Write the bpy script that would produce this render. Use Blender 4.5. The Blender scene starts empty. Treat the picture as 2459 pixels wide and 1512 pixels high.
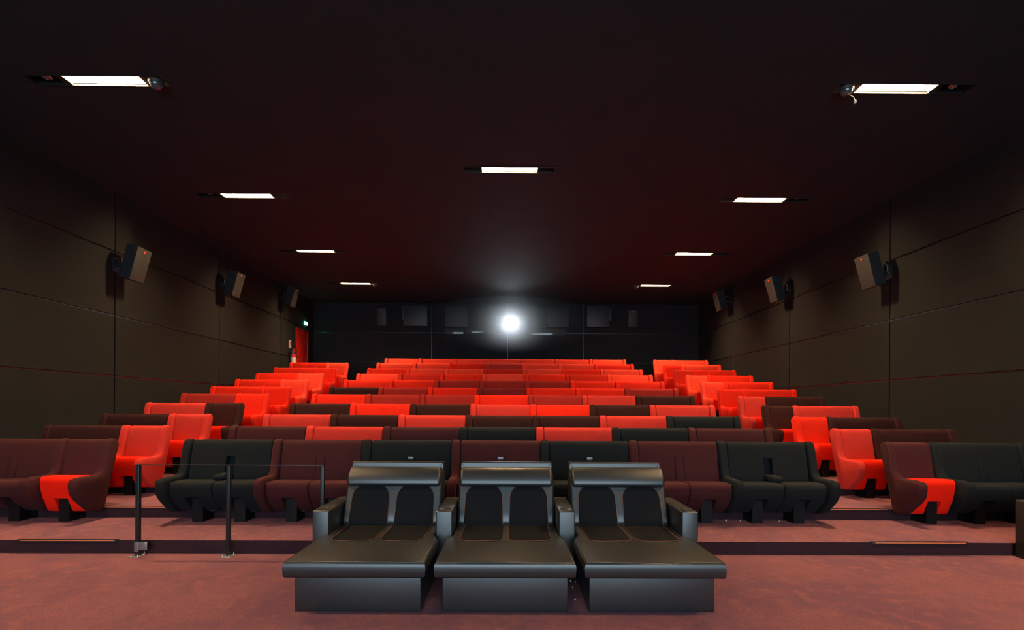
import bpy, bmesh, math, random
from mathutils import Vector, Matrix
R = math.radians
random.seed(7)
SC = bpy.context.scene
COL = SC.collection

# ------------------------------------------------------------------ camera
F = 1161.0            # focal length in pixels of the 2459 px wide frame
H = 1.60              # lens height above the front floor
cd = bpy.data.cameras.new('camera'); cam = bpy.data.objects.new('camera', cd); COL.objects.link(cam)
cd.sensor_fit = 'HORIZONTAL'; cd.sensor_width = 36.0; cd.lens = 36.0 * F / 2459.0
cd.shift_y = 224.0 / 2459.0; cd.clip_end = 100
YAW = 0.0073; ROLL = 0.0050
cam.matrix_world = Matrix.Translation((0, 0, H)) @ Matrix.Rotation(-YAW, 4, 'Z') @ Matrix.Rotation(R(90), 4, 'X') @ Matrix.Rotation(ROLL, 4, 'Z')
SC.camera = cam
# ------------------------------------------------------------------ world, exposure
w = bpy.data.worlds.new('world'); SC.world = w; w.use_nodes = True
w.node_tree.nodes['Background'].inputs[0].default_value = (0.6, 0.75, 1, 1)
w.node_tree.nodes['Background'].inputs[1].default_value = 0.0
SC.view_settings.view_transform = 'Standard'; SC.view_settings.look = 'None'
SC.view_settings.exposure = 0.0; SC.view_settings.gamma = 1.0; SC.view_settings.use_curve_mapping = False
LAMP_E = 800.0                       # radiance of the ceiling lamps
LAMP_C = (1.0, 0.66, 0.35)
SCREEN_E = 7.0                      # the lit projection screen behind the camera
SCREEN_C = (0.62, 0.84, 1.0)
GLARE_D = .42
PROJ_W = 330.0                        # stray light of the projector lens

# ------------------------------------------------------------------ room numbers
XL, XR = -7.64, 7.47
YF, YR = -7.4, 19.0
ZC = H + 4.12
TOPD = lambda k: 6.60 + 1.043 * k                       # depth of the back top of row k (0 = front row)
TOPH = [.430, .292, .122, -.084, -.295, -.502, -.735, -.975, -1.215, -1.474, -1.728]   # below the lens
FZ = [H - t - 1.03 for t in TOPH]                       # platform heights
EDGE = [5.31] + [TOPD(k) - 0.19 for k in range(10)]     # front edge of each platform

# ------------------------------------------------------------------ materials
MATS = {}
def mat(name, col, rough=0.6, metal=0.0, spec=0.5, emit=None, es=0.0, sheen=0.0, bump=None, var=None, coat=0.0):
    if name in MATS: return MATS[name]
    m = bpy.data.materials.new(name); m.use_nodes = True
    nt = m.node_tree; b = nt.nodes['Principled BSDF']
    b.inputs['Base Color'].default_value = (*col, 1); b.inputs['Roughness'].default_value = rough
    b.inputs['Metallic'].default_value = metal; b.inputs['Specular IOR Level'].default_value = spec
    b.inputs['Coat Weight'].default_value = coat
    if sheen:
        b.inputs['Sheen Weight'].default_value = sheen; b.inputs['Sheen Roughness'].default_value = 0.5
        b.inputs['Sheen Tint'].default_value = (*[min(1, c * 1.3 + .12) for c in col], 1)
    if emit:
        b.inputs['Emission Color'].default_value = (*emit, 1); b.inputs['Emission Strength'].default_value = es
    tc = nt.nodes.new('ShaderNodeTexCoord')
    if bump:
        sc, st, dist = bump
        n = nt.nodes.new('ShaderNodeTexNoise'); n.inputs['Scale'].default_value = sc; n.inputs['Detail'].default_value = 4
        nt.links.new(tc.outputs['Object'], n.inputs['Vector'])
        bp = nt.nodes.new('ShaderNodeBump'); bp.inputs['Strength'].default_value = st; bp.inputs['Distance'].default_value = dist
        nt.links.new(n.outputs['Fac'], bp.inputs['Height']); nt.links.new(bp.outputs['Normal'], b.inputs['Normal'])
    if var:                                            # list of (scale, colour, low, high)
        last = None
        for sc, c2, lo, hi in var:
            n = nt.nodes.new('ShaderNodeTexNoise'); n.inputs['Scale'].default_value = sc; n.inputs['Detail'].default_value = 5
            n.inputs['Roughness'].default_value = 0.6
            nt.links.new(tc.outputs['Object'], n.inputs['Vector'])
            mr = nt.nodes.new('ShaderNodeMapRange'); mr.inputs['From Min'].default_value = lo; mr.inputs['From Max'].default_value = hi
            nt.links.new(n.outputs['Fac'], mr.inputs['Value'])
            mx = nt.nodes.new('ShaderNodeMix'); mx.data_type = 'RGBA'
            nt.links.new(mr.outputs['Result'], mx.inputs['Factor'])
            if last: nt.links.new(last, mx.inputs['A'])
            else: mx.inputs['A'].default_value = (*col, 1)
            mx.inputs['B'].default_value = (*c2, 1)
            last = mx.outputs['Result']
        nt.links.new(last, b.inputs['Base Color'])
    MATS[name] = m
    return m

FAB = {}
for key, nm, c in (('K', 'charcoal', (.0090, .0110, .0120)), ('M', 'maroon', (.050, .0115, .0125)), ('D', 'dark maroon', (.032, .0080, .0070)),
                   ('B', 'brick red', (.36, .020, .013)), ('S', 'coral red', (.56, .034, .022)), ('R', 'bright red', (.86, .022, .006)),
                   ('V', 'vivid orange-red', (.95, .014, .002)), ('O', 'lit_scarlet', (.97, .060, .026)), ('C', 'lit_crimson', (.62, .020, .008)), ('N', 'wine red', (.20, .014, .012))):  # scarlet and crimson: extra light on the rear rows put into the fabric colour
    c2 = tuple(v * .88 for v in c)
    FAB[key] = mat('fabric_' + nm.replace(' ', '_'), c, .9, spec=.12, sheen=.10, bump=(420, .25, .002), var=[(6, c2, .52, .75)])
CNAME = {'K': 'charcoal', 'M': 'maroon', 'D': 'dark maroon', 'B': 'brick red', 'S': 'coral red', 'R': 'bright red', 'V': 'vivid orange-red', 'O': 'lit_scarlet', 'C': 'lit_crimson', 'N': 'wine red'}
carpet = mat('carpet', (.30, .112, .125), .95, spec=.1, sheen=.15, bump=(200, .8, .008),
             var=[(1.1, (.21, .088, .122), .44, .60), (6, (.36, .125, .12), .50, .68), (22, (.24, .09, .10), .52, .70), (190, (.09, .035, .05), .46, .60)])
riser_shaded = mat('riser_carpet_shaded', (.045, .020, .025), .95, spec=.05, bump=(260, .6, .006), var=[(240, (.025, .012, .016), .45, .62)])  # same carpet on the risers, their shade put into a darker colour
wallfab = mat('wall_fabric', (.0125, .0125, .0115), .9, spec=.15, bump=(500, .2, .001))
rearfab = mat('rear_wall_fabric', (.012, .014, .017), .9, spec=.2)
groove = mat('groove_profile', (.010, .010, .011), .28, metal=.0, spec=.8)
ceilm = mat('ceiling_paint', (.0145, .026, .029), .8, spec=.25, bump=(60, .15, .004))
blackm = mat('black_metal', (.012, .012, .013), .42, spec=.5, bump=(90, .1, .001))
railm = mat('rail_steel', (.020, .021, .023), .36, metal=.4)
leather = mat('black_leather', (.0105, .0125, .0135),   .40, spec=1.0, bump=(170, .22, .0016))
mesh_f = mat('insert_fabric', (.011, .011, .012), .95, spec=.05, bump=(600, .5, .001))
stitch = mat('orange_stitching', (.22, .07, .035), .7)
silver = mat('galvanised_steel', (.55, .55, .53), .35, metal=.9)
tubem = mat('lamp_tube', (1, 1, 1), .5, emit=LAMP_C, es=LAMP_E)
reflm = mat('lamp_reflector', (.42, .40, .36), .6)
brass = mat('brass_edge', (.60, .40, .18), .3, metal=.9)
redpaint = mat('red_paint', (.65, .015, .006), .4)
white = mat('white_plastic', (.75, .73, .68), .5)
popc = mat('popcorn_flake', (.85, .80, .65), .8)
grille = mat('speaker_grille', (.0125, .0115, .0115), .8, bump=(700, .5, .001))
cabm = mat('speaker_cabinet', (.018, .018, .020), .6)
logo = mat('red_logo', (.85, .03, .01), .4, emit=(1, .05, .01), es=.35)  # painted badge with a faint glow added to its colour
ledred = mat('orange_profile', (.85, .22, .09), .35)
portm = mat('port_panel', (.020, .022, .025), .5)
portg = mat('port_glass', (.05, .055, .06), .12, spec=.7)

# ------------------------------------------------------------------ helpers
def link_mesh(name, bm, m, parent=None, smooth=38, loc=None):
    me = bpy.data.meshes.new(name)
    bmesh.ops.recalc_face_normals(bm, faces=bm.faces[:])
    bm.to_mesh(me); bm.free()
    if smooth:
        for p in me.polygons: p.use_smooth = True
        me.set_sharp_from_angle(angle=R(smooth))
    ms = m if isinstance(m, (list, tuple)) else [m]
    for x in ms: me.materials.append(x)
    return link_data(name, me, parent, loc)
def link_data(name, me, parent=None, loc=None):
    o = bpy.data.objects.new(name, me); COL.objects.link(o)
    if parent: o.parent = parent
    if loc: o.location = loc
    return o
def tag(o, label=None, cat=None, group=None, kind=None):
    if label: o['label'] = label
    if cat: o['category'] = cat
    if group: o['group'] = group
    if kind: o['kind'] = kind
    return o
def empty(name, loc, label=None, cat=None, group=None, rz=0):
    o = bpy.data.objects.new(name, None); COL.objects.link(o)
    o.empty_display_size = .1; o.location = loc; o.rotation_euler = (0, 0, rz)
    return tag(o, label, cat, group)
def box(bm, x0, x1, y0, y1, z0, z1, bev=0, seg=2, mi=0):
    n0 = len(bm.faces)
    vs = [bm.verts.new((x, y, z)) for z in (z0, z1) for y in (y0, y1) for x in (x0, x1)]
    idx = ((0, 1, 3, 2), (4, 6, 7, 5), (0, 4, 5, 1), (2, 3, 7, 6), (0, 2, 6, 4), (1, 5, 7, 3))
    fs = [bm.faces.new([vs[i] for i in f]) for f in idx]
    for f in fs: f.material_index = mi
    if bev:
        es = list({e for f in fs for e in f.edges})
        r = bmesh.ops.bevel(bm, geom=es, offset=bev, segments=seg, affect='EDGES', profile=.5)
        for f in r['faces']: f.material_index = mi
    return vs
def boxm(name, m, parent, x0, x1, y0, y1, z0, z1, bev=0, seg=2):
    bm = bmesh.new(); box(bm, x0, x1, y0, y1, z0, z1, bev, seg); return link_mesh(name, bm, m, parent)
def rings(bm, rs, caps=True, mi=0):
    """rs: rings of equal point count, each a list of 3-D points, closed; bridged in order"""
    vr = [[bm.verts.new(p) for p in r] for r in rs]
    n = len(vr[0])
    for a, b in zip(vr, vr[1:]):
        for i in range(n):
            j = (i + 1) % n
            f = bm.faces.new((a[i], a[j], b[j], b[i])); f.material_index = mi
    if caps:
        for r in (vr[0], vr[-1]):
            f = bm.faces.new(r); f.material_index = mi
def inset(poly, d):
    n = len(poly); out = []
    area = sum(poly[i][0] * poly[(i + 1) % n][1] - poly[(i + 1) % n][0] * poly[i][1] for i in range(n))
    s = 1 if area > 0 else -1
    for i in range(n):
        p0, p, p1 = poly[i - 1], poly[i], poly[(i + 1) % n]
        def nrm(a, b):
            dx, dy = b[0] - a[0], b[1] - a[1]; l = math.hypot(dx, dy) or 1
            return (-dy / l * s, dx / l * s)
        a, b = nrm(p0, p), nrm(p, p1)
        nx, ny = a[0] + b[0], a[1] + b[1]; l = math.hypot(nx, ny) or 1
        k = 1 / max(.6, (nx * a[0] + ny * a[1]) / l)
        out.append((p[0] + nx / l * d * k, p[1] + ny / l * d * k))
    return out
def smooth_poly(pts, it=2):
    for _ in range(it):
        o = []
        for i in range(len(pts)):
            a, b = pts[i], pts[(i + 1) % len(pts)]
            o += [(a[0] * .78 + b[0] * .22, a[1] * .78 + b[1] * .22), (a[0] * .22 + b[0] * .78, a[1] * .22 + b[1] * .78)]
        pts = o
    return pts
def sweep_x(bm, poly, x0, x1, r=.02, mids=(), mi=0):
    """extrude a (y,z) outline along x with rounded ends; mids: (x, other outline)"""
    rs = []
    for t in (1.0, .55, .22, 0):
        d = r * t; x = r * (1 - math.sqrt(max(0, 1 - (1 - (1 - t)) ** 2)))
        rs.append((x0 + x, [(y, z) for y, z in inset(poly, d)]) if False else (x0 + r * (1 - math.sqrt(1 - t * t)) * 0 + r * (1 - t) ** 1.0 * (0 if t == 1 else 1), inset(poly, r * (1 - math.sqrt(max(0, 1 - t * t))))))
    left = rs
    out = [[(x, y, z) for y, z in p] for x, p in left]
    for x, p in mids: out.append([(x, y, z) for y, z in p])
    for x, p in reversed(left): out.append([(x1 - (x - x0), y, z) for y, z in p])
    rings(bm, out, True, mi)
def tube(bm, pts, r, n=8, mi=0, closed=False):
    pts = [Vector(p) for p in pts]; rs = []
    for i, p in enumerate(pts):
        a = pts[i - 1] if (i or closed) else p; b = pts[(i + 1) % len(pts)] if (i < len(pts) - 1 or closed) else p
        t = (b - a).normalized(); u = t.cross(Vector((0, 0, 1)))
        if u.length < .05: u = t.cross(Vector((1, 0, 0)))
        u.normalize(); v = t.cross(u)
        rs.append([p + (u * math.cos(k * 2 * math.pi / n) + v * math.sin(k * 2 * math.pi / n)) * r for k in range(n)])
    if closed: rs.append(rs[0])
    vr = []
    for k, q in enumerate(rs):
        vr.append(vr[0] if closed and k == len(rs) - 1 else [bm.verts.new(x) for x in q])
    for a, b in zip(vr, vr[1:]):
        for i in range(n):
            j = (i + 1) % n; bm.faces.new((a[i], a[j], b[j], b[i])).material_index = mi
    if not closed:
        bm.faces.new(vr[0]).material_index = mi; bm.faces.new(vr[-1]).material_index = mi
def lathe(bm, prof, c, axis='Z', n=24, mi=0):
    """prof: (radius, along) pairs"""
    rs = []
    for r, h in prof:
        q = []
        for k in range(n):
            a = 2 * math.pi * k / n; u, v = math.cos(a) * max(r, .0004), math.sin(a) * max(r, .0004)
            q.append({'Z': (c[0] + u, c[1] + v, c[2] + h), 'Y': (c[0] + u, c[1] + h, c[2] + v), 'X': (c[0] + h, c[1] + u, c[2] + v)}[axis])
        rs.append(q)
    rings(bm, rs, True, mi)

# ------------------------------------------------------------------ room shell
def grid_wall(name, us, vs, to3, m, seam_u, seam_v, g=.013, depth=.035):
    """a wall of panels with recessed joints: one connected mesh; (u, v, d) -> point through to3"""
    def cuts(lo, hi, seams):
        c = [(lo, 0)]
        for s in seams:
            if lo + .05 < s < hi - .05: c += [(s - g, 0), (s - g + .001, 1), (s + g - .001, 1), (s + g, 0)]
        return c + [(hi, 0)]
    cu, cv = cuts(*us, seam_u), cuts(*vs, seam_v)
    bm = bmesh.new()
    V = [[bm.verts.new(to3(u, v, depth if (du or dv) else 0)) for v, dv in cv] for u, du in cu]
    for i in range(len(cu) - 1):
        for j in range(len(cv) - 1):
            f = bm.faces.new((V[i][j], V[i + 1][j], V[i + 1][j + 1], V[i][j + 1]))
            flat = (not (cu[i][1] or cu[i + 1][1])) and (not (cv[j][1] or cv[j + 1][1]))
            f.material_index = 0 if flat else 1
    o = link_mesh(name, bm, [m, groove], smooth=0)
    return tag(o, kind='structure')
SU = [9.43 + 3.39 * k for k in range(-4, 3)]
SV = [H + .59 + 1.17 * k for k in (-1, 0, 1, 2)]
def shell():
    # door opening on the left wall: a red door fills it, the wall mesh runs behind it
    grid_wall('wall_left', (YF, YR), (-.2, ZC), lambda u, v, d: (XL - d, u, v), wallfab, SU, SV[:3] + [H + 3.0])
    grid_wall('wall_right', (YF, YR), (-.2, ZC), lambda u, v, d: (XR + d, u, v), wallfab, SU, SV)
    grid_wall('wall_rear', (XL, XR), (-.2, ZC), lambda u, v, d: (u, YR + d, v), rearfab, [-3.03, -.05, 2.93], [H + 1.79, H + 2.95])
    grid_wall('wall_front', (XL, XR), (-.2, ZC), lambda u, v, d: (u, YF - d, v), rearfab, [], [])
    # stepped floor
    prof = [(YF, 0), (EDGE[0], 0)]
    for k in range(11):
        prof.append((EDGE[k], FZ[k]))
        prof.append((EDGE[k + 1] if k < 10 else YR, FZ[k]))
    bm = bmesh.new()
    xs = [XL, XL + 3, 0, XR - 3, XR]
    V = [[bm.verts.new((x, y, z)) for x in xs] for y, z in prof]
    for a, b in zip(V, V[1:]):
        for i in range(len(xs) - 1): bm.faces.new((a[i], a[i + 1], b[i + 1], b[i]))
    es = [e for e in bm.edges if abs(e.verts[0].co.y - e.verts[1].co.y) < 1e-6 and abs(e.verts[0].co.z - e.verts[1].co.z) < 1e-6
          and any(abs(e.verts[0].co.y - EDGE[k]) < 1e-6 and abs(e.verts[0].co.z - FZ[k]) < 1e-6 for k in range(11))]
    bmesh.ops.bevel(bm, geom=es, offset=.016, segments=3, affect='EDGES', profile=.5)
    bm.normal_update()
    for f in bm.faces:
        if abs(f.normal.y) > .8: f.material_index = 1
    tag(link_mesh('floor', bm, [carpet, riser_shaded]), kind='structure')
shell()

# ------------------------------------------------------------------ ceiling with lamp openings
LY = [6.16, 9.47, 12.8, 16.12]
LAMPS = []     # (side, index, x centre of the lit part, y)
for i, y in enumerate(LY):
    LAMPS.append((-1, i, -5.13 + .01 * i, y)); LAMPS.append((1, i, 4.95 - .02 * i, y))
LAMPS.append((0, 4, 0.0, 8.36))
LAMPS += [(-1, 5, -5.13, 2.84), (1, 5, 4.97, 2.84)]
HW, LL, RD = .088, .95, .19          # half width of the trough, lit length, recess depth
def span(s, x):                       # housing extent: the longer dark end points to the wall
    if s == 0: return x - .78, x + .78
    out, inn = .455 + LL / 2, .295 + LL / 2
    return (x - out, x + inn) if s < 0 else (x - inn, x + out)
def ceiling():
    holes = [(span(s, x), (y - HW, y + HW)) for s, i, x, y in LAMPS]
    xs = sorted({XL, XR} | {v for h in holes for v in h[0]}); ys = sorted({YF, YR} | {v for h in holes for v in h[1]})
    bm = bmesh.new(); V = {}
    def vt(i, j):
        if (i, j) not in V: V[i, j] = bm.verts.new((xs[i], ys[j], ZC))
        return V[i, j]
    for i in range(len(xs) - 1):
        for j in range(len(ys) - 1):
            cx, cy = (xs[i] + xs[i + 1]) / 2, (ys[j] + ys[j + 1]) / 2
            if any(h[0][0] < cx < h[0][1] and h[1][0] < cy < h[1][1] for h in holes): continue
            bm.faces.new((vt(i, j), vt(i + 1, j), vt(i + 1, j + 1), vt(i, j + 1)))
    tag(link_mesh('ceiling', bm, ceilm, smooth=0), kind='structure')
ceiling()
LAMP_WORDS = ['nearest the camera', 'second from the front', 'third from the front', 'last, near the rear wall']
def lamp(s, i, x, y):
    a, b = span(s, x)
    lab = 'recessed ceiling lamp in the middle of the ceiling' if s == 0 else \
        'recessed lamp %s in the %s ceiling row' % (LAMP_WORDS[i] if i < 4 else 'above the camera, outside the picture,', 'left' if s < 0 else 'right')
    t = empty('ceiling_lamp', (x, y, ZC), lab, 'lamp', 'recessed ceiling lamps')
    a -= x; b -= x
    bm = bmesh.new()                                      # trough: four sides and a lid, open below
    w_, d = HW, RD
    P = [(a, -w_), (b, -w_), (b, w_), (a, w_)]
    lo = [bm.verts.new((p[0], p[1], 0)) for p in P]; up = [bm.verts.new((p[0], p[1], d + .02)) for p in P]
    for k in range(4): bm.faces.new((lo[k], lo[(k + 1) % 4], up[(k + 1) % 4], up[k]))
    bm.faces.new(up)
    link_mesh('housing', bm, blackm, t, smooth=0)
    bm = bmesh.new()                                      # thin trim around the opening
    for q in ((a - .012, b + .012, -w_ - .012, -w_), (a - .012, b + .012, w_, w_ + .012), (a - .012, a, -w_, w_), (b, b + .012, -w_, w_)):
        box(bm, q[0], q[1], q[2], q[3], -.006, .002)
    link_mesh('trim_frame', bm, blackm, t, smooth=0)
    hl = LL / 2
    bm = bmesh.new(); box(bm, -hl + .01, hl - .01, -w_ + .02, w_ - .02, d - .035, d + .01, .004); link_mesh('light_panel', bm, tubem, t)
    for sy in (-1, 1):
        boxm('reflector', reflm, t, -hl, hl, sy * (w_ - .006) - .004, sy * (w_ - .006) + .004, .02, d + .01)
    for sx in (-1, 1):                                    # reflector cheeks and brass-edged dividers
        bm = bmesh.new(); box(bm, sx * hl - .003 + sx * .006, sx * hl + .003 + sx * .006, -w_ + .002, w_ - .002, .004, d + .01); link_mesh('divider', bm, reflm, t, smooth=0)
    if s:
        for q in (.045, .085):
            bm = bmesh.new(); xx = s * (hl + q); box(bm, xx - .003, xx + .003, -w_ + .002, w_ - .002, .008, d); link_mesh('divider', bm, brass, t, smooth=0)
        bm = bmesh.new(); lathe(bm, [(.052, .0), (.058, -.012), (.044, -.02), (.03, .03), (.01, .05)], (s * (hl + .26), 0, .05)); link_mesh('downlight', bm, silver, t)
    return t
for L in LAMPS: lamp(*L)
def dome(s, i, x, y, wire):
    k = -s
    t = empty('security_camera', (x + k * (LL / 2 + .17), y, ZC), 'black dome security camera on the inner end of the %s lamp, %s' % ('left' if s < 0 else 'right', 'front pair' if i == 0 else 'rear pair'),
              'security camera', 'dome cameras on the ceiling lamps')
    bm = bmesh.new(); lathe(bm, [(.02, .125), (.02, .03), (.085, .03), (.088, -.02), (.08, -.04)], (0, 0, 0), n=28); link_mesh('camera_body', bm, cabm, t)
    bm = bmesh.new(); lathe(bm, [(.074, -.03), (.070, -.055), (.055, -.082), (.03, -.098), (.0, -.104)], (0, 0, 0), n=28); link_mesh('dome_cover', bm, portg, t)
    if wire:
        bm = bmesh.new(); tube(bm, [(.0, -.03, -.09), (.01, -.05, -.12), (.05, -.06, -.15), (.07, -.06, -.20)], .004); link_mesh('cable', bm, brass, t)
        bm = bmesh.new(); box(bm, .058, .082, -.07, -.05, -.235, -.195, .003); link_mesh('plug', bm, white, t)
for (s, i, x, y) in LAMPS:
    if s and i in (0, 3): dome(s, i, x, y, s > 0 and i == 0)

# ------------------------------------------------------------------ theatre seats
WW = .12                                                 # side panel width
SIDE = [(0, .95), (-.02, 1.005), (-.07, 1.032), (-.12, 1.02), (-.15, .975), (-.185, .85), (-.225, .68), (-.25, .615), (-.29, .580), (-.38, .573), (-.52, .576),
        (-.64, .562), (-.67, .52), (-.67, .46), (-.655, .38), (-.60, .30), (-.46, .165), (-.40, .12), (-.29, .105), (-.25, .12), (-.215, .19), (-.13, .50)]
BACK = [(0, .95), (-.02, 1.0), (-.06, 1.022), (-.105, 1.01), (-.13, .965), (-.148, .88), (-.162, .81), (-.163, .805), (-.185, .70), (-.21, .58), (-.22, .50), (-.21, .42), (-.10, .42)]
SEAT = [(-.19, .47), (-.24, .515), (-.36, .524), (-.48, .526), (-.55, .520), (-.578, .50), (-.585, .45), (-.58, .39), (-.555, .33), (-.49, .24), (-.37, .14), (-.32, .12), (-.24, .13), (-.20, .20)]
SEAT1 = [(-.19, .50), (-.25, .56), (-.36, .573), (-.45, .577), (-.49, .572), (-.512, .55), (-.514, .50), (-.502, .40), (-.475, .30), (-.44, .22), (-.41, .14), (-.39, .12), (-.26, .12), (-.21, .20)]
def slotted(poly, amount):                               # recess of the folding armrest: lower front points of the backrest move back
    out = []
    for i, (y, z) in enumerate(poly):
        out.append((y + amount, z) if 7 <= i <= 11 else (y, z))
    return out
def notch(poly, hmax):                                   # opening of the cushion around the pedestal
    return [(max(y, -.215), max(z, hmax)) if z < hmax else (y, z) for y, z in poly]
CACHE = {}
def part(key, name, build, m, parent, loc=(0, 0, 0), own=False):
    """mesh data shared between copies, the material sits on the object"""
    if key not in CACHE:
        bm = bmesh.new(); build(bm)
        me = bpy.data.meshes.new(name); bmesh.ops.recalc_face_normals(bm, faces=bm.faces[:]); bm.to_mesh(me); bm.free()
        for p in me.polygons: p.use_smooth = True
        me.set_sharp_from_angle(angle=R(50)); me.materials.append(None)
        if own:
            me.materials.clear()
            for x in m: me.materials.append(x)
        CACHE[key] = me
    o = link_data(name, CACHE[key], parent, loc)
    if not own:
        o.material_slots[0].link = 'OBJECT'; o.material_slots[0].material = m
    return o
def b_side(bm): sweep_x(bm, SIDE, .002, WW - .002, .028)
def b_back(wd, slot):
    def f(bm):
        if slot:
            c = wd / 2; P2 = slotted(BACK, .09 if slot == 2 else .014)
            sweep_x(bm, BACK, .002, wd - .002, .02, [(c - .062, BACK), (c - .058, P2), (c + .058, P2), (c + .062, BACK)])
        else: sweep_x(bm, BACK, .002, wd - .002, .02)
    return f
def b_seat(prof, wd, cut, h):
    def f(bm):
        c = wd / 2; N = notch(prof, h)
        sweep_x(bm, prof, .003, wd - .003, .022, [(c - cut, prof), (c - cut + .004, N), (c + cut - .004, N), (c + cut, prof)])
    return f
def b_ped(bm):
    poly = [(-.43, 0), (-.43, .30), (-.39, .33), (-.22, .33), (-.17, .16), (-.17, 0)]
    rs = [[(x, y, z) for y, z in poly] for x in (-.068, .068)]; rings(bm, rs)
    for z in (.17, .25): lathe(bm, [(.012, .0), (.012, -.006)], (0, -.43, z), 'Y', 12)
def b_bolt(bm): lathe(bm, [(.012, 0), (.012, .03), (.006, .03), (.006, .05)], (0, -.26, .11), 'X', 10)
def b_arm_up(bm):
    P = [(-.150, .812), (-.170, .812), (-.193, .70), (-.226, .54), (-.226, .50), (-.17, .50)]
    rings(bm, [[(x, y, z) for y, z in inset(P, d)] for x, d in ((-.053, .004), (-.049, 0), (.049, 0), (.053, .004))])
def b_arm_down(bm):
    P = smooth_poly([(-.16, .53), (-.16, .58), (-.22, .60), (-.42, .60), (-.46, .575), (-.45, .535), (-.35, .525)], 1)
    sweep_x(bm, P, -.075, .06, .018)
def b_tab(bm): box(bm, -.038, .038, -.178, -.160, .775, .812, .004)
ROWW = ['front row', 'second row', 'third row', 'fourth row', 'fifth row', 'sixth row', 'seventh row', 'eighth row', 'ninth row', 'tenth row', 'back row']
ORD = ['first', 'second', 'third', 'fourth', 'fifth', 'sixth', 'seventh']
def seat_unit(x, k, n, col, label, group, end=False, arm='up', tab=False):
    """n seats side by side; x = left edge"""
    t = empty('double_seat' if n == 2 else 'aisle_seat', (x, TOPD(k), FZ[k]), label, 'theatre seat', group)
    m = FAB[col]; wd = 1.07 if n == 2 else .485
    part('side', 'side_panel', b_side, m, t)
    if end: part('side', 'side_panel', b_side, m, t, (WW + wd, 0, 0))
    slot = 0 if n == 1 else (2 if arm == 'down' else 1)
    part(('back', n, slot), 'backrest', b_back(wd, slot), m, t, (WW, 0, 0))
    for j in range(n):
        xx = WW + .535 * j
        if n == 1:
            c = part('seat1', 'seat_cushion', b_seat(SEAT1, .485, .084, .27), FAB['V'], t, (xx, 0, 0)); c['label'] = 'vivid orange-red seat cushion'
        else: part('seat2', 'seat_cushion', b_seat(SEAT, .535, .078, .285), m, t, (xx, 0, 0))
        p = part('ped', 'pedestal', b_ped, [mat('pedestal_steel', (.004, .004, .005), .5, spec=.25)], t, (xx + (.2675 if n == 2 else .2425), 0, 0), own=True)
        if k < 3: part('bolt', 'bolt', b_bolt, [silver], p, (.068, 0, 0), own=True)
    if n == 2:
        if arm == 'down': part('armd', 'armrest', b_arm_down, m, t, (WW + wd / 2, 0, 0))
        else:
            a_ = part('armu', 'armrest', b_arm_up, m, t, (WW + wd / 2, 0, 0))
            if tab: part('tab', 'armrest_tab', b_tab, [mat('grey_tab', (.22, .22, .24), .35, metal=.3)], a_, (0, 0, 0), own=True)['label'] = 'grey metal tab'
    return t
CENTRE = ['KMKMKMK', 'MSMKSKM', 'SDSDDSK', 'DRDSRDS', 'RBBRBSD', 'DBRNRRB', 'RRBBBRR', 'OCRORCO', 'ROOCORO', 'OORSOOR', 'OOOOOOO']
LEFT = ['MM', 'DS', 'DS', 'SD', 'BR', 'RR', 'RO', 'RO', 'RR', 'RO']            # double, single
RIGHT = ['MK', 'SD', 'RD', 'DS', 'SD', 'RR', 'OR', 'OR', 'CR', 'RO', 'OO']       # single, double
XC0 = -4.33
for k in range(11):
    for i, c in enumerate(CENTRE[k]):
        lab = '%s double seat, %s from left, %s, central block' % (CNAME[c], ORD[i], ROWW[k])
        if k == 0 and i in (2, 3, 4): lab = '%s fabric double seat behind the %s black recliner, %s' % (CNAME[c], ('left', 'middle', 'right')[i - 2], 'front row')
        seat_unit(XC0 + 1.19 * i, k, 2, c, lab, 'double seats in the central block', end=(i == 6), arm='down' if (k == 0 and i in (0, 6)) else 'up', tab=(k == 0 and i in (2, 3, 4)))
for k in range(10):
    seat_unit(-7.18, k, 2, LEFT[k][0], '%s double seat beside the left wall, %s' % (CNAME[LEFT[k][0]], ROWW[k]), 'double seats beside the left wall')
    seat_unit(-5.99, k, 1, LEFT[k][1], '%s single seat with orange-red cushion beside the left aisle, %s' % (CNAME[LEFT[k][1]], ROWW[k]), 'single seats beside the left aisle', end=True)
for k in range(11):
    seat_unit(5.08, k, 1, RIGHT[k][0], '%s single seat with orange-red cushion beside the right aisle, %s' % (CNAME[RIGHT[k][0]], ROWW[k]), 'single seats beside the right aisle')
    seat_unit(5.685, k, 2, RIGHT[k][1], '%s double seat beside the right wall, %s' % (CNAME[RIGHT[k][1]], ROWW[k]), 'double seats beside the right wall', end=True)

# ------------------------------------------------------------------ aisle step lights
for k in range(4):
    for s, (a, b) in ((-1, (-5.33, -4.26)), (1, (4.02, 5.08))):
        t = empty('step_light', ((a + b) / 2, EDGE[k], FZ[k]), 'slim black step light with orange strip on the %s step of the %s aisle' % (ORD[k], 'left' if s < 0 else 'right'), 'step light', 'step lights in the aisles')
        h = (b - a) / 2
        boxm('profile', blackm, t, -h, h, -.014, .03, -.022, .007, .003)
        boxm('light_strip', ledred, t, -h + .03, h - .03, -.017, -.013, -.006, .002)

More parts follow.
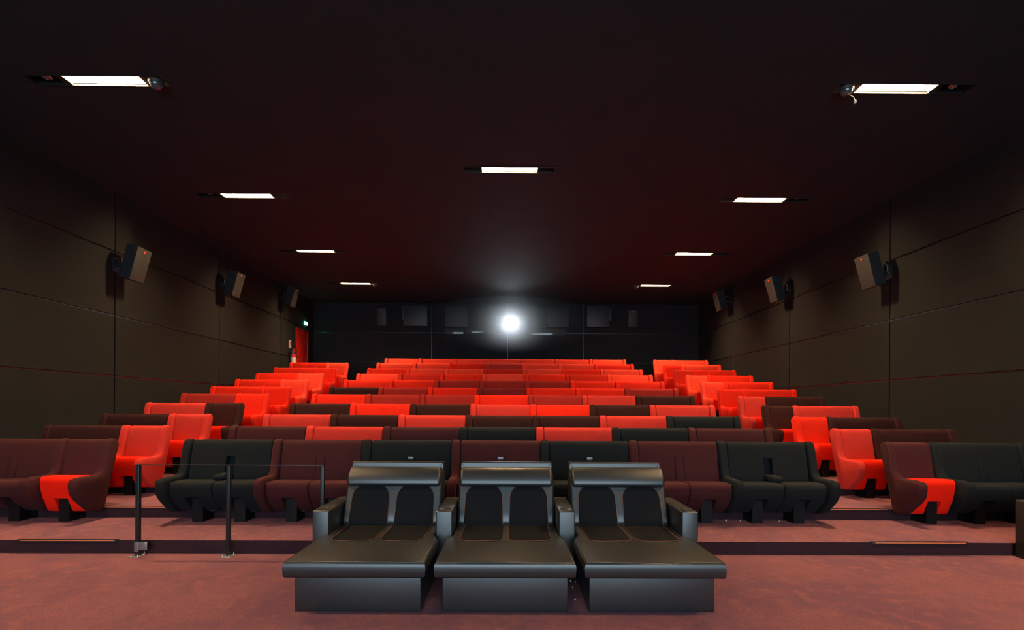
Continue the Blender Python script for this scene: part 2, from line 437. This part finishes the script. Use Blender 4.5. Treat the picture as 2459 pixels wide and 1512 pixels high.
# ------------------------------------------------------------------ black leather recliners
SX = [-1.175, -.019, 1.137]
def curve_pts(pts, n=28):
    """resample a polyline of (y,z), return points with outward normals (towards the camera / upwards)"""
    L = [0]
    for a, b in zip(pts, pts[1:]): L.append(L[-1] + math.hypot(b[0] - a[0], b[1] - a[1]))
    out = []
    for i in range(n + 1):
        s = L[-1] * i / n; k = max(j for j in range(len(L) - 1) if L[j] <= s + 1e-9)
        t = (s - L[k]) / (L[k + 1] - L[k]); a, b = pts[k], pts[k + 1]
        dy, dz = b[0] - a[0], b[1] - a[1]; l = math.hypot(dy, dz)
        out.append((a[0] + dy * t, a[1] + dz * t, -dz / l, dy / l, s, L[-1]))
    return out
def panel(pts, xc, w0, w1, rad, off=.006, flip=False):
    """rounded insert lying on a surface curve: returns (panel bmesh, stitching bmesh)"""
    C = curve_pts(pts); bm = bmesh.new(); rows = []; lft = []; rgt = []
    for y, z, ny, nz, s, L in C:
        if flip: ny, nz = -ny, -nz
        d = L - s; hw = (w0 + (w1 - w0) * s / L) / 2
        if d < rad: hw = hw - min(rad, hw) * (1 - math.sqrt(max(0, 1 - ((rad - d) / rad) ** 2)))
        hw = max(hw, .004)
        rows.append([bm.verts.new((xc + hw * q, y + ny * off, z + nz * off)) for q in (-1, -.5, 0, .5, 1)])
        lft.append((xc - hw, y + ny * (off + .001), z + nz * (off + .001))); rgt.append((xc + hw, y + ny * (off + .001), z + nz * (off + .001)))
    for a, b in zip(rows, rows[1:]):
        for i in range(4): bm.faces.new((a[i], a[i + 1], b[i + 1], b[i]))
    e = [x for x in bm.edges if x.is_boundary]
    r = bmesh.ops.extrude_edge_only(bm, edges=e)
    ny, nz = (C[0][2], C[0][3]) if not flip else (-C[0][2], -C[0][3])
    for v in [g for g in r['geom'] if isinstance(g, bmesh.types.BMVert)]: v.co.y -= ny * off * 1.6; v.co.z -= nz * off * 1.6
    sb = bmesh.new(); tube(sb, lft + rgt[::-1][1:], .0022, 5)
    return bm, sb
BACKF = [(4.885, .405), (4.862, .435), (4.866, .475), (4.895, .545), (4.935, .635), (4.975, .725), (5.005, .80), (5.04, .88)]
BOLS = smooth_poly([(5.19, .93), (5.16, .972), (5.09, .985), (5.03, .965), (4.985, .915), (4.958, .86), (4.952, .818), (4.972, .792), (5.02, .79), (5.10, .86)], 2)
def recliner(i):
    words = ('left', 'middle', 'right')[i]
    t = empty('recliner', (SX[i], 0, 0), '%smost wide black leather recliner with orange stitching, in front of the seat rows' % words if i != 1 else
              'black leather recliner in the middle, between the two outer ones', 'recliner', 'black leather recliners in front of the rows')
    boxm('base', leather, t, -.495, .495, 3.80, 5.25, 0, .30, .008, 3)
    # seat cushion: wide at the front, narrower between the arms, corners cut
    wf, wn = .5415, .496
    out = [(-wf, 3.70), (wf, 3.70), (wf, 4.36), (wn + .018, 4.46), (wn - .004, 4.50), (wn - .004, 4.95), (-wn + .004, 4.95), (-wn + .004, 4.50), (-wn - .018, 4.46), (-wf, 4.36)]
    bm = bmesh.new(); rs = []
    for z, d in ((.292, .022), (.298, .008), (.312, 0), (.375, -.004), (.402, 0), (.416, .010), (.4225, .028)):
        rs.append([(x, y, z) for x, y in inset(out, d)])
    rings(bm, rs); link_mesh('seat_cushion', bm, leather, t, 60)
    bm = bmesh.new()                                       # piping around the top edge
    tube(bm, [(x, y, .4165) for x, y in inset(out, .009)], .0035, 6, closed=True); link_mesh('piping', bm, leather, t)
    # backrest
    poly = BACKF + [(5.06, .93), (5.22, .95), (5.245, .92), (5.24, .32), (5.0, .32), (4.93, .36)]
    bm = bmesh.new(); sweep_x(bm, poly, -.492, .492, .03); link_mesh('backrest', bm, leather, t, 50)
    bm = bmesh.new(); sweep_x(bm, BOLS, -.482, .482, .035); link_mesh('headrest', bm, leather, t, 60)
    # folded flap behind the headrest
    F1 = [(5.150, .94), (5.162, 1.012), (5.174, 1.026), (5.26, 1.02), (5.26, .94)]
    bm = bmesh.new(); rings(bm, [[(x, y, z) for y, z in inset(F1, d)] for x, d in ((-.484, .006), (-.479, 0), (.479, 0), (.484, .006))]); link_mesh('top_flap', bm, leather, t, 30)
    bm = bmesh.new()
    tube(bm, [(-.478, 5.163, 1.016), (-.44, 5.153, .972), (.44, 5.153, .972), (.478, 5.163, 1.016)], .003, 5); link_mesh('flap_seam', bm, blackm, t)
    for sx in (-1, 1):
        b, s = panel([p for p in BACKF if p[1] > .41][:6] + [(4.996, .778)], sx * .228, .392, .372, .15, .006)
        o = link_mesh('back_insert', b, mesh_f, t, 60); o['label'] = 'matt black woven insert'
        link_mesh('stitching', s, stitch, o)
        b, s = panel([(4.87, .4225), (4.60, .4225), (4.27, .4225)], sx * .218, .392, .385, .10, .0035, flip=True)
        o = link_mesh('seat_insert', b, mesh_f, t, 60); o['label'] = 'matt black woven insert'
        link_mesh('stitching', s, stitch, o)
    xs = [-.581] if i < 2 else [-.581, .581]
    for x in xs:
        bm = bmesh.new(); box(bm, x - .077, x + .077, 4.54, 5.29, 0, .632, .012, 3)
        a = link_mesh('armrest', bm, leather, t, 50)
        bm = bmesh.new()
        lathe(bm, [(.046, .634), (.052, .638), (.055, .634), (.055, .631)], (x, 4.625, 0), n=28)
        lathe(bm, [(.046, .6335), (.0, .6335)], (x, 4.625, 0), n=28, mi=1)  # flat disc, the shade inside the cup hole put into its colour
        c = link_mesh('cup_holder', bm, [blackm, mat('cup_hole_shade', (.002, .002, .002), .9, spec=.05)], a)
    return t
for i in range(3): recliner(i)
o = boxm('leather_box', mat('brown_black_leather', (.014, .011, .009), .5), None, 5.56, 6.5, 4.9, 5.27, 0, .63, .02, 3)
tag(o, 'black leather box standing on the floor at the right edge of the picture', 'box')

# ------------------------------------------------------------------ handrail
def handrail():
    t = empty('handrail', (-2.98, 5.215, 0), 'black steel handrail on three posts, left of the recliners', 'handrail')
    xs = [-3.965 + 2.98, -3.0 + 2.98, -1.995 + 2.98]
    boxm('top_rail', railm, t, xs[0] - .02, xs[2] + .02, -.022, .022, .972, .980, .002)
    for i, x in enumerate(xs):
        p = boxm('post', railm, t, x - .019, x + .019, -.019, .019, .005, .972, .003)
        q = boxm('foot_plate', silver, t, x - .055, x + .055, -.075, .06, 0, .006, .001)
        bm = bmesh.new()
        for a, b in ((-.035, -.05), (.035, -.05), (.035, .04)): lathe(bm, [(.008, 0), (.008, .012), (.004, .012), (.004, .03)], (x + a, b, .006), n=8)
        link_mesh('bolt', bm, silver, q)
    bm = bmesh.new(); x = xs[0]
    box(bm, x + .02, x + .115, -.028, -.022, .07, .155, .002); box(bm, x - .024, x + .022, -.026, -.020, .05, .155, .002)
    br = link_mesh('bracket', bm, mat('zinc', (.30, .31, .32), .4, metal=.8), t)
    bm = bmesh.new()
    for a, b in ((.045, .145), (.095, .145), (.06, .095)): lathe(bm, [(.006, 0), (.006, -.006)], (x + a, -.028, b), 'Y', 8)
    link_mesh('bolt', bm, silver, br)
handrail()

# ------------------------------------------------------------------ loudspeakers
def speaker(x, y, z, facing, tilt, label, group, rear=False):
    """facing: angle of the front's normal around z; the bracket reaches back to the wall"""
    t = empty('loudspeaker', (x, y, z), label, 'loudspeaker', group)
    M = Matrix.Rotation(facing, 4, 'Z') @ Matrix.Rotation(tilt, 4, 'Y')      # local +X is the front
    w_, h, d = (.185, .325, .26) if not rear else (.19, .33, .10)
    bm = bmesh.new()
    P = [(-d, -w_ * .62, ), (-d, w_ * .62), (0, w_), (0, -w_)]
    rings(bm, [[(a, b, c) for a, b in P] for c in (-h, h)])
    bmesh.ops.bevel(bm, geom=bm.edges[:], offset=.006, segments=2, affect='EDGES')
    bm.transform(M); link_mesh('cabinet', bm, cabm, t)
    bm = bmesh.new(); box(bm, 0, .018, -w_ + .006, w_ - .006, -h + .006, h - .006, .005)
    bm.transform(M); g = link_mesh('grille', bm, grille if not rear else cabm, t)
    bm = bmesh.new(); box(bm, .018, .022, -.018, .018, h - .085, h - .045, .004)
    bm.transform(M); link_mesh('badge', bm, logo, g)
    if not rear:
        bm = bmesh.new(); box(bm, -.46, -d, -.03, .03, -.03, .03, .004); box(bm, -.47, -.455, -.08, .08, -.14, .14, .003)
        bm.transform(Matrix.Rotation(facing, 4, 'Z')); link_mesh('bracket', bm, blackm, t)
        bm = bmesh.new(); tube(bm, [(-d, .03, .10), (-.32, .05, .17), (-.39, .05, .12), (-.40, .04, 0), (-.45, .05, -.04)], .006)
        bm.transform(Matrix.Rotation(facing, 4, 'Z')); link_mesh('cable', bm, mat('grey_cable', (.12, .15, .14), .5), t)
    return t
SPW = ['nearest the camera', 'second, halfway back', 'farthest, near the rear wall']
for i, (y, z) in enumerate(((9.44, 2.74), (12.84, 3.22), (16.22, 3.66))):
    speaker(XL + .475, y, H + z, 0, R(15), 'black loudspeaker with red badge on the left wall, ' + SPW[i], 'loudspeakers on the side walls')
    speaker(XR - .475, y, H + z - .03, math.pi, R(15), 'black loudspeaker with red badge on the right wall, ' + SPW[i], 'loudspeakers on the side walls')
speaker(-4.97, YR - .115, H + 3.53, R(-90), R(7), 'dark loudspeaker with red badge high on the rear wall, left', 'loudspeakers on the rear wall', True)
speaker(4.86, YR - .115, H + 3.53, R(-90), R(7), 'dark loudspeaker with red badge high on the rear wall, right', 'loudspeakers on the rear wall', True)

# ------------------------------------------------------------------ rear wall ports and panels
def wx(px, D=19.0): return (px - 1221) * D / F
def wz(py, D=19.0): return H + (980 - py) * D / F
def acoustic(x0, x1, y0, y1, name, label, d, m, cat='panel', g='dark panels on the rear wall'):
    o = boxm(name, m, None, wx(x0), wx(x1), YR - d, YR - .001, wz(y1), wz(y0), .006); tag(o, label, cat, g); return o
t = empty('wall_box', (wx(997), YR, wz(760)), 'dark square box on the rear wall, right of the left loudspeaker', 'box', 'square boxes on the rear wall')
boxm('box_body', portm, t, wx(-27 + 1221), wx(1221 + 30), -.16, -.001, -.42, .39, .008); boxm('side_flange', portm, t, wx(1221 - 31), wx(1221 - 27), -.08, -.001, -.15, .39, .004)
t = empty('wall_box', (wx(1436), YR, wz(760)), 'dark square box on the rear wall, left of the right loudspeaker', 'box', 'square boxes on the rear wall')
boxm('box_body', portm, t, wx(1221 - 29), wx(1221 + 25), -.16, -.001, -.42, .42, .008); boxm('side_flange', portm, t, wx(1221 + 25), wx(1221 + 31), -.08, -.001, -.15, .36, .004)
def port(px0, px1, py0, py1, wy0, wy1, wx0, wx1, side):
    t = empty('projection_port', (wx((px0 + px1) / 2), YR, wz(wy1)), 'grey hood over a projection window, %s of the bright projector' % side, 'projection port', 'projection ports on the rear wall')
    cx = (px0 + px1) / 2; cz = wz(wy1)
    boxm('hood', portm, t, wx(px0) - wx(cx), wx(px1) - wx(cx), -.14, -.001, wz(py1) - cz, wz(py0) - cz, .006)
    boxm('window_pane', portg, t, wx(wx0) - wx(cx), wx(wx1) - wx(cx), -.03, -.001, 0, wz(wy0) - cz, .003)
port(1068, 1123, 737, 787, 790, 803, 1068, 1112, 'left')
port(1311, 1364, 739, 786, 789, 805, 1272, 1357, 'right')
tag(boxm('vent_slot', portg, None, wx(1118), wx(1160), YR - .03, YR - .001, wz(800), wz(790), .002), 'narrow pale window slot left of the bright projector, on the rear wall', 'window slot')

# the projector in its port
def projector():
    x, z = wx(1225), wz(777)
    t = empty('projector', (x, YR, z), 'projector shining white light through its port in the rear wall', 'projector')
    boxm('port_frame', portm, t, -.58, .65, -.03, -.001, -.40, .30, .004)
    boxm('port_glass', portg, t, -.56, .63, -.034, -.0305, -.38, .0, .001)
    bm = bmesh.new(); lathe(bm, [(.17, -.03), (.17, -.22), (.145, -.24), (.13, -.20)], (0, 0, 0), 'Y', 32); link_mesh('lens_barrel', bm, blackm, t)
    bm = bmesh.new(); lathe(bm, [(.145, -.20), (.14, -.24), (.11, -.275), (.06, -.295), (0, -.30)], (0, 0, 0), 'Y', 32)
    link_mesh('lens', bm, mat('lens_light', (1, 1, 1), .2, emit=(.86, .94, 1), es=45), t)
    ld = bpy.data.lights.new('lens_glow', 'SPOT'); ld.energy = PROJ_W; ld.spot_size = R(100); ld.spot_blend = 1.0; ld.color = (.78, .9, 1); ld.shadow_soft_size = .10
    lo = bpy.data.objects.new('lens_glow', ld); COL.objects.link(lo); lo.parent = t; lo.location = (0, -.42, 0); lo.rotation_euler = (R(-70), 0, 0)
projector()

# ------------------------------------------------------------------ door, exit sign, extinguisher, notice
def door():
    y0, y1, z0, z1 = 17.36, 18.38, FZ[10], H + 2.87
    t = empty('door_1', (XL, y0, z0)); tag(t, kind='structure')
    bm = bmesh.new()
    box(bm, .001, .05, 0, .09, 0, z1 - z0, .004); box(bm, .001, .05, y1 - y0 - .07, y1 - y0, 0, z1 - z0, .004); box(bm, .001, .05, .09, y1 - y0 - .07, z1 - z0 - .07, z1 - z0, .004)
    link_mesh('door_frame', bm, redpaint, t)
    boxm('door_leaf', redpaint, t, .001, .028, .10, y1 - y0 - .08, .01, z1 - z0 - .08, .002)
    bm = bmesh.new(); tube(bm, [(.03, .18, 1.02), (.08, .18, 1.02), (.08, .30, 1.02)], .01); link_mesh('door_handle', bm, silver, t)
door()
o = boxm('exit_sign', mat('exit_green', (.02, .5, .2), .4, emit=(.10, 1.0, .48), es=9), None, XL + .004, XL + .05, 18.08, 18.30, wz(783.5, 18.2), wz(775.5, 18.2), .006)
tag(o, 'glowing green exit sign above the red door', 'exit sign')
def extinguisher():
    y, x = 16.88, XL + .14; z = FZ[9] + .94
    t = empty('fire_extinguisher', (x, y, z), 'red fire extinguisher hanging on the left wall beside the red door', 'fire extinguisher')
    bm = bmesh.new(); lathe(bm, [(.0, 0), (.075, 0), (.085, .02), (.085, .40), (.07, .455), (.03, .48), (.025, .51)], (0, 0, 0), n=28); b = link_mesh('cylinder', bm, redpaint, t)
    bm = bmesh.new(); lathe(bm, [(.0865, .12), (.0865, .34)], (0, 0, 0), n=28); bmesh.ops.delete(bm, geom=[v for v in bm.verts if v.co.x + v.co.y * -1 < .03], context='VERTS')
    link_mesh('paper_label', bm, mat('cream_label', (.75, .55, .42), .6), b)
    bm = bmesh.new(); box(bm, -.022, .022, -.05, .02, .50, .56, .006); box(bm, -.012, .012, -.12, .02, .56, .575, .003); link_mesh('valve', bm, silver, t)
    bm = bmesh.new(); box(bm, -.02, .035, .0, .06, .55, .66, .01); link_mesh('trigger', bm, redpaint, t)
    bm = bmesh.new(); tube(bm, [(0, -.03, .54), (.03, -.10, .60), (.06, -.06, .74), (.06, .05, .78), (.07, .11, .60), (.08, .10, .30)], .012); link_mesh('hose', bm, blackm, t)
    boxm('wall_bracket', blackm, t, -.135, -.07, -.04, .04, .20, .50, .004)
extinguisher()
def notice():
    D = 16.93
    t = empty('notice', (XL + .002, D, wz(838, D)), 'small white notice with red panel on the left wall above the extinguisher', 'notice')
    h = wz(820, D) - wz(838, D)
    boxm('board', white, t, 0, .006, -.09, .09, 0, h, .002)
    boxm('red_panel', redpaint, t, .0062, .008, -.02, .065, .10, h - .05)
    bm = bmesh.new()
    for q in range(3): box(bm, .0062, .0075, -.07, .06, .02 + q * .022, .03 + q * .022)
    link_mesh('text_line', bm, mat('dark_ink', (.05, .05, .05), .6), t)
notice()

# ------------------------------------------------------------------ popcorn
def popcorn(x, y, z, s, label):
    bm = bmesh.new(); bmesh.ops.create_icosphere(bm, subdivisions=2, radius=s)
    for v in bm.verts:
        v.co *= 1 + .35 * math.sin(v.co.x * 3.1 / s + x * 9) * math.cos(v.co.y * 2.7 / s + y * 5)
    zm = min(v.co.z for v in bm.verts)
    for v in bm.verts: v.co.z -= zm
    o = link_mesh('popcorn', bm, popc, None, 80, (x, y, z)); tag(o, label, 'popcorn', 'spilled popcorn')
for px, py, s, lab in ((1746, 1245, .013, 'largest popcorn flake on the step right of the recliners'), (1781, 1246.5, .008, 'popcorn flake on the step, just right of the largest one'), (1875, 1247, .007, 'lone popcorn flake on the step under the charcoal double seat')):
    D = 6.28; popcorn((px - 1221) * D / F, D, FZ[0], s, lab)
for px, py, s, lab in ((1372, 1396, .008, 'popcorn flake on the carpet in the gap between middle and right recliner, rear'), (1384, 1399, .007, 'popcorn flake on the carpet in the recliner gap, right of another'),
                       (1377, 1412, .006, 'popcorn crumb on the carpet in the recliner gap, in the middle'), (1383, 1440, .006, 'popcorn crumb on the carpet at the front of the recliner gap')):
    D = 1.6 * F / (py - 980.5); popcorn((px - 1221) * D / F, D, 0, s, lab)

# ------------------------------------------------------------------ projection screen behind the camera
t = empty('projection_screen', (-.05, YF + .1, 0), 'projection screen on the front wall, lit by the projector', 'screen')
boxm('screen_surface', mat('screen_light', (.7, .7, .7), .8, emit=SCREEN_C, es=SCREEN_E), t, -6.2, 6.2, 0, .02, .75, 5.3)
boxm('screen_frame', blackm, t, -6.35, 6.35, -.08, -.005, .6, 5.45)

# ------------------------------------------------------------------ added scattering volume imitating lens glare around the projector
hz = bpy.data.materials.new('glare_volume'); hz.use_nodes = True
nt = hz.node_tree; nt.nodes.remove(nt.nodes['Principled BSDF'])
vs_ = nt.nodes.new('ShaderNodeVolumeScatter'); vs_.inputs['Anisotropy'].default_value = .3
tc = nt.nodes.new('ShaderNodeTexCoord'); mp = nt.nodes.new('ShaderNodeMapping'); gr = nt.nodes.new('ShaderNodeTexGradient'); gr.gradient_type = 'SPHERICAL'
mu = nt.nodes.new('ShaderNodeMath'); mu.operation = 'MULTIPLY'; mu.inputs[1].default_value = GLARE_D
nt.links.new(tc.outputs['Object'], mp.inputs['Vector']); nt.links.new(mp.outputs['Vector'], gr.inputs['Vector'])
nt.links.new(gr.outputs['Fac'], mu.inputs[0]); nt.links.new(mu.outputs[0], vs_.inputs['Density'])
nt.links.new(vs_.outputs['Volume'], nt.nodes['Material Output'].inputs['Volume'])
bm = bmesh.new(); bmesh.ops.create_icosphere(bm, subdivisions=4, radius=1)
hzo = link_mesh('glare_volume', bm, hz, None, 80, (wx(1225), YR - .36 - 1.0, wz(777)))
for v in hzo.data.vertices:
    v.co.x *= 3.4; v.co.y *= .98; v.co.z *= (.76 if v.co.z > 0 else 1.32)
mp.inputs['Scale'].default_value = (1 / 3.4, 1 / 1.6, 1 / 1.32)
tag(hzo, 'faint added glow imitating lens glare around the projector', 'glare_volume', kind='stuff')
